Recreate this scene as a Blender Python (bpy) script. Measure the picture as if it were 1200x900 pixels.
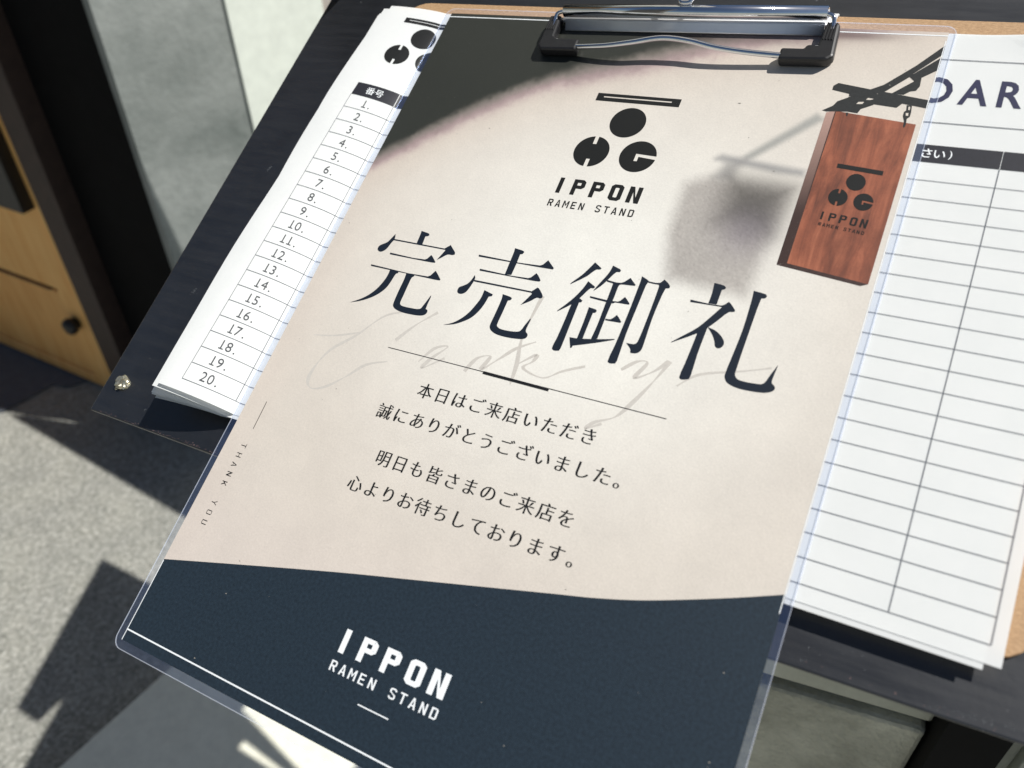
import bpy, bmesh, math, random, mathutils
import numpy as np
from mathutils import Vector, Matrix

# ---------------------------------------------------------------- camera, world, sun, exposure
for ob in list(bpy.data.objects): bpy.data.objects.remove(ob)
SC = bpy.context.scene
COL = SC.collection
# page axes (x right, y down the page, z into the board; mm) expressed in world axes (metres, Z up)
MW = Matrix(((0.99620744, 0.04157922, 0.07643239), (0.0, -0.87843215, 0.47786709), (0.08701001, -0.47605474, -0.87510064)))
ORG = Vector((0, 0, .85))
P4 = Matrix.Translation(ORG) @ (MW @ Matrix(((1,0,0),(0,-1,0),(0,0,-1)))).to_4x4()      # board frame: x right, y up the page, z off the board

cam_d = bpy.data.cameras.new('camera'); cam = bpy.data.objects.new('camera', cam_d); COL.objects.link(cam); SC.camera = cam
cm = Matrix(((0.87744737, 0.29320352, -0.37962851), (0.47916611, -0.57215094, 0.66561486), (-0.02204419, -0.76594713, -0.64252553)))
cr = Matrix((cm.col[0], -cm.col[1], -cm.col[2])).transposed()
cam.matrix_world = Matrix.Translation((0.22201264, -0.34300633, 0.96641487)) @ cr.to_4x4()
cam_d.sensor_width = 36; cam_d.lens = 36*977.55/1200
cam_d.clip_start = .01; cam_d.clip_end = 400
cam_d.dof.use_dof = True; cam_d.dof.focus_distance = .325; cam_d.dof.aperture_fstop = 12; cam_d.dof.aperture_blades = 0

SUN = Vector((-0.48896033, -0.14525237, -0.86012763))
w = bpy.data.worlds.new('World'); SC.world = w; w.use_nodes = True
nt = w.node_tree; nt.nodes.clear()
sky = nt.nodes.new('ShaderNodeTexSky'); sky.sky_type = 'NISHITA'; sky.sun_disc = False
sky.sun_elevation = math.asin(.86013); sky.sun_rotation = math.atan2(-SUN.x, -SUN.y); sky.altitude = 50; sky.air_density = 1.0; sky.dust_density = .8
bg = nt.nodes.new('ShaderNodeBackground'); bg.inputs[1].default_value = .05
wo = nt.nodes.new('ShaderNodeOutputWorld'); nt.links.new(sky.outputs[0], bg.inputs[0]); nt.links.new(bg.outputs[0], wo.inputs[0])
sl = bpy.data.lights.new('sun', 'SUN'); sl.energy = 5.0; sl.angle = math.radians(.5); sl.color = (1, .972, .925)
so = bpy.data.objects.new('sun', sl); COL.objects.link(so); so.rotation_euler = SUN.to_track_quat('-Z', 'Y').to_euler(); so.location = (2, 1, 4)
SC.view_settings.view_transform = 'Standard'; SC.view_settings.look = 'None'; SC.view_settings.exposure = .17; SC.view_settings.gamma = 1
SC.render.engine = 'CYCLES'; SC.cycles.use_denoising = True; SC.cycles.max_bounces = 8; SC.cycles.transparent_max_bounces = 12

# ---------------------------------------------------------------- outlines printed on the poster, in millimetres on the sheet (x right, y down)
DATA = {"head":[[[28.59,118.86],[29.35,121.24],[28.7,123.31],[27.93,126.23],[26.71,127.73],[25.51,128.18],[24.3,127.74],[23.66,126.86],[23.86,125.59],[25.04,124.54],[26.69,123.29],[27.65,121.27]],[[28.93,121.31],[53.73,121.42],[53.99,121.96],[29.12,121.89]],[[53.51,121.51],[55.56,119.41],[57.16,120.78],[58.94,122.32],[59.2,123.23],[58.23,123.63],[56.19,123.8],[54.14,125.63],[52.55,127.01],[53.3,124.99],[54.33,122.11]],[[39.74,115.48],[43.57,116.08],[44.17,116.63],[43.86,117.24],[42.67,117.62],[43.03,121.5],[40.25,121.47],[39.94,116.56]],[[30.4,127.7],[47.37,127.79],[49.26,125.33],[50.33,126.09],[52.53,128.08],[52.25,128.4],[47.73,128.52],[30.68,128.47]],[[24.41,134.52],[52.13,134.78],[54.38,131.69],[55.68,132.75],[58.2,135.02],[57.88,135.45],[52.36,135.47],[24.73,135.22]],[[34.19,135.05],[38.41,135.13],[38.53,135.91],[37.72,136.5],[37.25,139.92],[36.48,143.27],[34.46,146.35],[31.8,148.76],[27.94,151.07],[23.47,152.83],[27.1,150.56],[30.03,148.08],[32.44,144.64],[33.84,140.88],[34.36,137.55]],[[42.19,135.29],[46.06,135.37],[46.2,135.87],[45.5,136.65],[45.46,139.83],[45.63,145.04],[45.74,148.14],[46.41,149.04],[47.81,149.35],[51.31,149.36],[55.33,148.9],[56.08,147.2],[56.73,144.75],[57.29,142.32],[57.62,143.02],[57.65,146.09],[57.81,148.36],[58.81,148.8],[59.06,149.86],[58.43,150.91],[56.67,151.61],[53.13,151.93],[48.86,151.95],[45.31,151.34],[43.37,150.21],[42.89,148.76],[42.58,143.85],[42.51,138.31]],[[69.39,121.33],[95.85,121.15],[98.21,118.34],[99.53,119.45],[101.67,121.21],[101.49,121.79],[96.16,121.91],[69.64,122.14]],[[82.96,115.78],[86.76,116.31],[87.37,116.75],[87.06,117.65],[86.14,117.99],[86.31,122.13],[86.26,127.22],[83.57,127.54],[83.38,122.15],[83.23,117.42]],[[72.47,127.19],[93.43,127.2],[95.8,124.55],[97.02,125.5],[98.58,127.18],[98.29,127.72],[93.72,127.9],[72.72,127.98]],[[71.56,130.17],[72.36,131.57],[72.15,134.11],[71.54,137.0],[70.8,138.37],[69.5,139.14],[68.05,139.01],[67.33,138.05],[67.47,136.58],[68.71,135.65],[70.31,134.32],[71.22,132.08]],[[72.29,132.25],[96.83,132.26],[97.08,132.85],[72.49,132.93]],[[96.7,132.56],[98.58,130.29],[99.29,130.52],[101.86,133.07],[102.03,133.99],[101.29,134.41],[100.0,134.36],[97.99,136.28],[94.98,138.51],[96.14,136.14],[97.48,133.2]],[[78.27,135.6],[82.38,136.65],[82.32,137.47],[81.16,137.88],[80.68,141.61],[79.57,145.08],[77.87,147.87],[75.36,150.04],[72.16,151.94],[67.91,153.17],[71.39,151.47],[74.06,148.99],[76.0,146.14],[77.36,142.6],[78.24,139.16]],[[86.23,135.73],[89.68,136.18],[90.56,136.64],[90.33,137.44],[89.36,137.86],[89.32,143.2],[89.27,148.22],[89.77,149.0],[91.32,149.59],[94.45,149.65],[97.61,149.29],[99.09,148.58],[99.95,145.8],[100.89,142.99],[101.23,143.44],[101.03,146.59],[101.26,148.34],[102.44,149.35],[102.53,150.51],[101.76,151.31],[99.96,151.83],[95.56,152.24],[90.84,152.04],[88.09,151.11],[86.84,149.83],[86.58,148.3],[86.69,143.78],[86.64,137.64]],[[116.24,115.8],[119.49,117.72],[119.23,118.3],[117.68,118.71],[115.27,122.0],[110.35,126.45],[110.38,125.91],[113.26,121.88],[115.23,118.03]],[[116.56,123.85],[119.91,125.53],[119.68,126.2],[118.43,126.46],[116.05,131.02],[113.7,134.38],[109.76,138.09],[109.7,137.69],[111.53,135.11],[113.93,131.21],[115.73,127.02]],[[114.34,131.65],[115.88,131.21],[117.35,131.89],[117.14,132.6],[116.4,132.81],[116.47,141.47],[116.57,151.51],[116.33,152.72],[114.4,153.08],[113.4,152.27],[113.69,147.93],[113.86,139.76],[113.87,134.19]],[[123.27,115.81],[126.34,116.79],[126.87,117.32],[126.68,117.98],[125.44,118.23],[123.46,121.93],[122.04,124.56],[119.95,127.29],[119.92,126.83],[121.15,123.44],[122.65,119.73],[123.18,117.26]],[[123.32,121.95],[128.72,122.05],[131.34,119.44],[132.33,120.38],[134.09,121.82],[133.91,122.22],[129.61,122.59],[128.54,122.86],[128.22,123.29],[125.71,122.87],[123.34,122.63]],[[125.85,122.22],[128.49,122.72],[128.18,123.81],[128.21,128.43],[128.03,135.59],[128.09,145.17],[125.87,146.09],[126.17,140.03],[126.03,131.46],[125.94,124.8]],[[119.44,129.52],[130.03,129.58],[131.98,127.23],[132.97,128.03],[134.56,129.52],[134.33,129.92],[129.31,130.14],[128.56,130.66],[119.67,130.25]],[[128.08,136.99],[130.09,136.74],[131.66,134.68],[132.67,135.56],[134.11,136.99],[133.94,137.42],[128.32,137.64]],[[120.63,133.91],[123.54,134.3],[123.97,134.81],[123.76,135.52],[122.92,135.81],[122.9,140.77],[122.93,146.18],[120.87,146.86],[120.89,140.47],[120.73,135.68]],[[118.08,146.81],[120.89,146.65],[128.36,145.25],[134.06,143.82],[134.18,144.14],[128.01,146.82],[120.42,149.75],[120.37,150.46],[119.86,150.73]],[[135.12,118.01],[137.94,119.24],[138.01,119.99],[137.74,121.33],[137.56,129.97],[137.36,140.94],[137.78,151.52],[137.51,152.65],[135.61,153.02],[134.69,152.38],[135.05,145.89],[135.32,133.97],[135.31,120.29]],[[136.48,119.02],[138.25,119.48],[142.08,119.36],[143.33,117.73],[144.75,118.61],[146.07,119.86],[146.13,120.71],[144.9,121.06],[144.53,123.96],[144.2,133.48],[144.59,143.63],[144.47,145.82],[143.75,146.95],[142.6,147.47],[141.17,147.58],[140.73,146.24],[138.57,144.33],[140.8,144.28],[141.79,143.9],[142.27,142.73],[142.5,136.33],[142.5,125.9],[142.37,120.88],[142.11,120.12],[138.2,120.0]],[[160.45,115.56],[163.86,115.92],[164.84,116.57],[164.59,117.26],[163.72,117.7],[163.68,123.5],[160.86,123.69],[160.88,119.62]],[[154.59,123.5],[165.29,123.57],[167.33,121.67],[168.14,122.28],[170.22,124.42],[170.1,125.06],[168.37,125.55],[166.03,128.95],[163.52,132.5],[160.42,135.63],[153.32,140.73],[153.33,140.47],[156.37,137.34],[160.15,133.37],[163.47,127.97],[165.66,124.06],[154.79,124.42]],[[160.46,134.33],[163.39,132.38],[163.31,134.7],[163.17,142.85],[163.45,150.75],[163.24,152.18],[160.9,152.87],[160.01,152.21],[160.29,146.56],[160.7,135.82]],[[163.41,132.43],[165.92,132.98],[168.09,134.21],[169.68,135.76],[170.32,137.12],[170.05,138.44],[169.37,139.1],[168.5,139.16],[167.76,138.63],[167.04,136.88],[165.56,134.69]],[[173.98,115.93],[178.08,116.42],[178.7,117.06],[178.37,117.91],[177.16,118.27],[176.96,122.43],[176.85,132.58],[176.82,146.4],[177.16,147.53],[178.29,148.45],[180.71,148.7],[183.62,148.54],[186.18,147.97],[187.48,144.45],[188.78,140.62],[188.83,141.09],[188.57,144.65],[188.61,147.02],[189.87,148.12],[189.99,149.27],[188.91,150.3],[187.04,150.98],[183.19,151.41],[178.96,151.41],[175.7,150.56],[174.3,149.23],[173.86,147.63],[174.18,141.18],[174.66,131.07],[174.32,119.39]]],
"bracket":[[[190.25,27.87],[194.06,25.44],[202.5,16.1],[210.8,6.04],[210.96,10.5],[202.52,19.65],[201.72,21.12],[194.97,28.62],[190.85,29.64]],[[202.54,19.76],[210.92,11.55],[211.2,17.39],[205.45,21.32],[205.71,25.16],[204.89,27.28],[203.14,27.7],[201.3,29.41],[197.5,29.0],[203.43,23.05],[201.36,21.15]],[[177.38,29.33],[177.31,27.48],[178.73,26.02],[190.47,28.01],[197.5,29.0],[201.36,29.66],[211.09,30.98],[211.13,34.62],[201.78,33.28],[200.38,35.25],[192.74,34.51],[187.21,33.63],[183.39,30.61]],[[176.25,38.92],[179.37,36.5],[180.39,34.31],[183.76,32.15],[183.51,30.34],[192.07,31.59],[194.01,33.46],[192.46,34.9],[188.98,37.05],[188.31,39.02],[184.95,38.61],[177.72,39.28]],[[203.36,33.77],[205.02,33.86],[205.41,36.83],[205.37,38.83],[204.64,39.66],[204.87,42.36],[204.6,43.63],[204.14,43.19],[203.96,40.73],[203.13,38.57],[203.11,36.82],[203.66,36.01]],[[184.48,39.08],[185.23,38.99],[185.34,40.52],[184.85,40.58]]],
"bracket_gap":[[[186.95,34.95],[187.48,33.96],[189.35,33.77],[189.0,34.74]],[[189.68,32.76],[190.23,31.88],[192.21,32.2],[191.19,32.71]],[[204.06,34.46],[204.59,34.4],[204.73,35.9],[204.25,35.85]],[[203.82,37.25],[204.64,37.16],[204.73,38.4],[204.0,38.38]]],
"sign":[[[180.9,38.68],[207.98,41.75],[207.73,106.45],[181.29,103.46]],[[177.91,39.65],[180.9,38.68],[181.29,103.46],[178.32,104.61]],[[178.35,104.72],[181.29,103.46],[207.73,106.45],[205.67,107.52]]],
"shade":[[[174.9,40.49],[178.27,42.85],[158.43,62.85],[155.9,64.09],[154.7,62.45]],[[144.7,64.7],[147.02,62.57],[157.99,63.8],[177.32,65.51],[177.32,68.1],[168.4,68.09],[156.66,66.67],[149.86,65.82],[145.33,65.53]],[[149.15,65.91],[155.78,63.66],[153.58,73.33],[147.03,73.41]],[[137.71,77.03],[146.63,72.12],[153.46,72.91],[174.84,74.04],[174.66,80.85],[173.24,95.22],[171.93,118.69],[143.6,117.34],[137.91,98.17]]],
"shade_core":[[153.33,72.48],[174.84,74.04],[172.57,92.87],[154.37,90.16]],
"dark_curve":[[-10.52,99.34],[1.06,86.17],[19.48,68.98],[34.94,55.62],[51.12,44.68],[67.49,35.31],[84.63,29.27],[104.47,22.27],[123.29,14.68],[138.69,9.26],[156.54,2.99]],
"navy":[[-0.02,269.26],[39.33,258.58],[72.81,249.68],[97.9,243.46],[121.43,237.63],[146.21,231.48],[159.26,228.25],[174.03,223.7],[194.65,215.77],[208.72,209.79]],
"ghost":[[[14.56,169.81],[25.01,167.68],[35.79,163.71]],[[53.05,150.26],[42.21,154.87],[33.65,165.68],[25.41,174.24],[22.21,183.06],[22.54,188.76],[25.99,191.02],[31.84,188.51],[38.14,182.66],[44.06,176.21],[52.27,172.77]],[[63.58,148.67],[56.67,156.01],[51.43,163.71]],[[64.93,169.67],[69.04,163.09],[73.95,161.22],[69.55,167.15],[67.45,171.81],[74.72,165.89]],[[84.61,168.9],[87.38,162.8],[92.06,160.99],[90.53,166.75],[96.01,160.7],[100.52,155.58],[106.72,151.41]],[[101.91,133.25],[100.86,150.08],[103.1,161.63],[103.76,169.35]],[[103.1,161.63],[108.73,156.28],[108.54,158.97],[105.99,162.24],[114.49,164.02],[120.45,159.94],[127.71,156.2]],[[140.31,154.34],[144.7,150.1],[148.12,149.89],[145.65,156.13],[151.24,152.24],[154.82,147.62]],[[155.34,147.49],[152.4,155.65],[147.78,165.4],[144.09,171.24],[138.32,174.63],[135.93,177.71],[140.66,174.59]],[[160.24,155.47],[166.11,149.73],[178.76,145.35],[187.19,142.06]]],
"slogo":{"bar":[[187.25,61.2],[202.36,62.4],[202.41,64.36],[187.41,62.97]],
"circ":[[195.06,68.19],[190.85,75.02],[198.96,75.76]],
"t1":[[187.27,81.44],[187.22,84.59],[202.36,82.51],[202.18,85.89]]},"rules":{"thin":[[49.82,167.18],[160.69,167.39]],
"thick":[[91.91,167.54],[118.35,167.78]],
"tick":[[9.02,201.28],[9.27,213.06]],
"ty":[[8.64,220.27],[9.31,251.67]]}}

# ---------------------------------------------------------------- helpers
def lin(r, g, b, k=1.0):
    f = lambda c: (c/12.92 if c <= .04045 else ((c+.055)/1.055)**2.4)
    return tuple(f(c/255)*k for c in (r, g, b)) + (1.0,)

class N:
    """small node-material builder"""
    def __init__(s, name):
        s.m = bpy.data.materials.new(name); s.m.use_nodes = True; s.t = s.m.node_tree
        s.b = s.t.nodes['Principled BSDF']; s.tc = s.t.nodes.new('ShaderNodeTexCoord')
    def n(s, kind, **kw):
        x = s.t.nodes.new(kind)
        for k, v in kw.items():
            if k in x.inputs.keys(): x.inputs[k].default_value = v
            else: setattr(x, k, v)
        return x
    def l(s, a, b): s.t.links.new(a, b)
    def coord(s, scale=(1,1,1), rot=(0,0,0)):
        mp = s.n('ShaderNodeMapping'); mp.inputs['Scale'].default_value = scale; mp.inputs['Rotation'].default_value = rot
        s.l(s.tc.outputs['Object'], mp.inputs[0]); return mp.outputs[0]
    def noise(s, scale, detail=4, rough=.6, co=None, dist=0):
        x = s.n('ShaderNodeTexNoise'); x.inputs['Scale'].default_value = scale; x.inputs['Detail'].default_value = detail
        x.inputs['Roughness'].default_value = rough; x.inputs['Distortion'].default_value = dist
        s.l(co or s.tc.outputs['Object'], x.inputs['Vector']); return x.outputs['Fac']
    def ramp(s, fac, stops, interp='LINEAR'):
        r = s.n('ShaderNodeValToRGB'); cr_ = r.color_ramp; cr_.interpolation = interp
        while len(cr_.elements) < len(stops): cr_.elements.new(.5)
        for e, (p, c) in zip(cr_.elements, stops):
            e.position = p; e.color = c if len(c) == 4 else (*c, 1)
        s.l(fac, r.inputs[0]); return r.outputs[0]
    def mix(s, fac, a, b, mode='MIX'):
        x = s.n('ShaderNodeMix', data_type='RGBA', blend_type=mode)
        for sock, v in ((x.inputs[0], fac), (x.inputs[6], a), (x.inputs[7], b)):
            if hasattr(v, 'is_output'): s.l(v, sock)
            else: sock.default_value = v
        return x.outputs[2]
    def bump(s, h, strength=.3, dist=.001):
        b = s.n('ShaderNodeBump'); b.inputs['Strength'].default_value = strength; b.inputs['Distance'].default_value = dist
        s.l(h, b.inputs['Height']); s.l(b.outputs[0], s.b.inputs['Normal'])
    def set(s, **kw):
        for k, v in kw.items():
            i = s.b.inputs[k.replace('_', ' ')]
            if hasattr(v, 'is_output'): s.l(v, i)
            else: i.default_value = v
        return s

def flat(name, col, rough=.6, var=.12, scale=400, metal=0, coat=0, coat_r=.15, spec=.5):
    k = N(name); f = k.noise(scale, 3)
    lo = tuple(c*(1-var) for c in col[:3])+(1,); hi = tuple(min(1, c*(1+var)) for c in col[:3])+(1,)
    k.set(Base_Color=k.ramp(f, [(.3, lo), (.7, hi)]), Roughness=rough, Metallic=metal)
    k.b.inputs['Coat Weight'].default_value = coat; k.b.inputs['Coat Roughness'].default_value = coat_r
    k.b.inputs['Specular IOR Level'].default_value = spec
    return k

def mesh_obj(name, verts, faces, mat, parent=None, org=(0,0,0), frame=None, cols=None, smooth=False):
    """verts in millimetres in the board frame (page x, page y down, height) unless frame='world' (metres)"""
    me = bpy.data.meshes.new(name)
    if frame == 'world': vs = [(x-org[0], y-org[1], z-org[2]) for x, y, z in verts]
    else: vs = [((x-org[0])/1000, -(y-org[1])/1000, (z-org[2])/1000) for x, y, z in verts]
    me.from_pydata(vs, [], faces); me.materials.append(mat)
    if cols is not None:
        a = me.color_attributes.new('ink', 'FLOAT_COLOR', 'POINT')
        a.data.foreach_set('color', np.asarray(cols, dtype=np.float32).ravel())
    if smooth:
        for p in me.polygons: p.use_smooth = True
    o = bpy.data.objects.new(name, me); COL.objects.link(o)
    if parent: o.parent = parent
    else: o.matrix_world = base_matrix(org, frame)
    return o
def up_faces(o):
    bm = bmesh.new(); bm.from_mesh(o.data)
    for f_ in bm.faces:
        if f_.normal.z < 0: f_.normal_flip()
    bm.to_mesh(o.data); bm.free(); return o
def base_matrix(org, frame):
    if frame == 'world': return Matrix.Translation(org)
    return P4 @ Matrix.Translation((org[0]/1000, -org[1]/1000, org[2]/1000))
def thing(name, label, cat, org=(0,0,0), frame=None, group=None):
    o = bpy.data.objects.new(name, None); COL.objects.link(o); o.empty_display_size = .02
    o.matrix_world = base_matrix(org, frame); return tag(o, label, cat, group)
def tag(o, label=None, cat=None, group=None, kind=None):
    for k, v in (('label', label), ('category', cat), ('group', group), ('kind', kind)):
        if v: o[k] = v
    return o

def tri_poly(pts):
    """triangulate a simple polygon (list of (x,y)) -> index triples"""
    return [tuple(t) for t in mathutils.geometry.tessellate_polygon([[Vector((p[0], p[1], 0)) for p in pts]])]
NX = [-33,-31.5,-30,-28,-26,-24,-22,-20,-18,-16,-14,-12,-10,-8.5,-7,-6,-5,-4.3,-3.7,-3.2,-3,0]+[20,60,100,140,180,210,222,227,232,236,240,244,248,251,254,257,260,264]
NY = [0,1.5,3,4.5,6,8,10,12,15,18,22,26,31,36,42,48,55,62,70,78,86,94,102,110,118,126,134,142,150,158,165,172,178,184,189,194,198,202,205,207.5,210]
class Shape:
    """collects flat printed polygons; each gets a hair more height so that no two share a plane"""
    def __init__(s, z=.03, zf=None): s.v = []; s.f = []; s.z = z; s.k = 0; s.zf = zf
    def poly(s, pts, dz=0):
        z = s.z + dz + (s.k % 7)*.004; s.k += 1; b = len(s.v)
        for x, y in pts: s.v.append((x, y, z + (s.zf(x, y) if s.zf else 0)))
        s.f += [tuple(b+i for i in t) for t in tri_poly(pts)]
    def line(s, a, b, w, dz=0, seg=1):
        dx, dy = b[0]-a[0], b[1]-a[1]; L = math.hypot(dx, dy); nx, ny = -dy/L*w/2, dx/L*w/2
        z = s.z + dz + (s.k % 7)*.004; s.k += 1; q = len(s.v)
        for i in range(seg+1):
            t = i/seg
            for sg in (1, -1):
                x, y = a[0]+dx*t+sg*nx, a[1]+dy*t+sg*ny; s.v.append((x, y, z + (s.zf(x, y) if s.zf else 0)))
        for i in range(seg): s.f.append((q+2*i, q+2*i+1, q+2*i+3, q+2*i+2))
    def build(s, name, mat, parent, org):
        if s.zf:      # follow the curled sheet: cut along its grid, then set the heights
            bm = bmesh.new(); vs = [bm.verts.new((x, y, z-s.zf(x, y))) for x, y, z in s.v]
            for f in s.f:
                if len(set(f)) > 2:
                    try: bm.faces.new([vs[i] for i in f])
                    except ValueError: pass
            for ax, cuts in ((0, NX), (1, NY)):
                for c in cuts:
                    no = (1,0,0) if ax == 0 else (0,1,0); bmesh.ops.bisect_plane(bm, geom=bm.verts[:]+bm.edges[:]+bm.faces[:], plane_co=(c,c,0), plane_no=no, dist=1e-5)
            bm.verts.index_update()
            s.v = [(v.co.x, v.co.y, v.co.z+s.zf(v.co.x, v.co.y)) for v in bm.verts]; s.f = [tuple(v.index for v in f.verts) for f in bm.faces]; bm.free()
        return mesh_obj(name, s.v, s.f, mat, parent, org)

def smooth_closed(pts, n=3, corner=62):
    """Catmull-Rom through the traced outline, keeping sharp corners sharp"""
    out = []; N_ = len(pts); sharp = []
    for i in range(N_):
        a = Vector(pts[i])-Vector(pts[i-1]); b = Vector(pts[(i+1) % N_])-Vector(pts[i])
        sharp.append(a.length < 1e-6 or b.length < 1e-6 or math.degrees(a.angle(b)) > corner)
    for i in range(N_):
        p1, p2 = Vector(pts[i]), Vector(pts[(i+1) % N_]); p0, p3 = Vector(pts[i-1]), Vector(pts[(i+2) % N_])
        L = (p2-p1).length
        t1 = (p2-p1) if sharp[i] else (p2-p0).normalized()*L
        t2 = (p2-p1) if sharp[(i+1) % N_] else (p3-p1).normalized()*L
        for k in range(n):
            t = k/n; h = (2*t**3-3*t*t+1, t**3-2*t*t+t, -2*t**3+3*t*t, t**3-t*t)
            q = p1*h[0]+t1*h[1]+p2*h[2]+t2*h[3]; out.append((q.x, q.y))
    return out

def text_polys(txt, em, thin_y=0.0, thin_x=0.0, shear=0, bold=0.0):
    """outline of one string from Blender's built-in font as (verts, faces), centred on the em box, y down, mm"""
    cu = bpy.data.curves.new('lettering', 'FONT'); cu.body = txt; cu.size = 1; cu.resolution_u = 3; cu.fill_mode = 'FRONT'; cu.offset = bold
    o = bpy.data.objects.new('lettering', cu); COL.objects.link(o)
    me = bpy.data.meshes.new_from_object(o.evaluated_get(bpy.context.evaluated_depsgraph_get()))
    bm = bmesh.new(); bm.from_mesh(me); bmesh.ops.remove_doubles(bm, verts=bm.verts, dist=1e-5)
    mv = {}
    for v in bm.verts:
        nx = ny = 0
        for e in v.link_edges:
            if len(e.link_faces) != 1: continue
            a, b = e.verts; c = e.link_faces[0].calc_center_median(); d_ = b.co-a.co
            n_ = Vector((d_.y, -d_.x)); mid = (a.co+b.co)/2
            if n_.dot(Vector((mid.x-c.x, mid.y-c.y))) < 0: n_ = -n_
            if n_.length > 1e-9: n_.normalize(); nx += n_.x; ny += n_.y
        L = math.hypot(nx, ny)
        if L > 1e-6: mv[v] = (-nx/max(L,1)*thin_x, -ny/max(L,1)*thin_y)
    for v, (a, b) in mv.items(): v.co.x += a; v.co.y += b
    bm.verts.index_update()
    vs = [(v.co.x, v.co.y) for v in bm.verts]; fs = [[v.index for v in f.verts] for f in bm.faces]
    bm.free(); COL.objects.unlink(o); bpy.data.objects.remove(o); bpy.data.curves.remove(cu); bpy.data.meshes.remove(me)
    if not vs: return [], [], 0, 0
    x0 = min(v[0] for v in vs); x1 = max(v[0] for v in vs)
    return [(x*em, -y*em) for x, y in vs], fs, x0*em, x1*em
def put_text(S, txt, cx, cy, em, fit_box=None, center=True, cjk=False, **kw):
    vs, fs, x0, x1 = text_polys(txt, em, **kw)
    if not vs: return
    y0 = min(v[1] for v in vs); y1 = max(v[1] for v in vs)
    z = S.z; b = len(S.v)
    for x, y in vs:
        if fit_box: X = fit_box[0]+(x-x0)/(x1-x0)*(fit_box[2]-fit_box[0]); Y = fit_box[1]+(y-y0)/(y1-y0)*(fit_box[3]-fit_box[1])
        elif cjk: X, Y = cx + x - em*CJK_W/2, cy + y + em*CJK_H
        else: X, Y = cx + x-(x0+x1)/2, cy + y-(y0+y1)/2
        S.v.append((X, Y, z + (S.zf(X, Y) if S.zf else 0)))
    S.f += [tuple(b+i for i in f) for f in fs]
CJK_W, CJK_H = 1.0, .36

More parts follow.
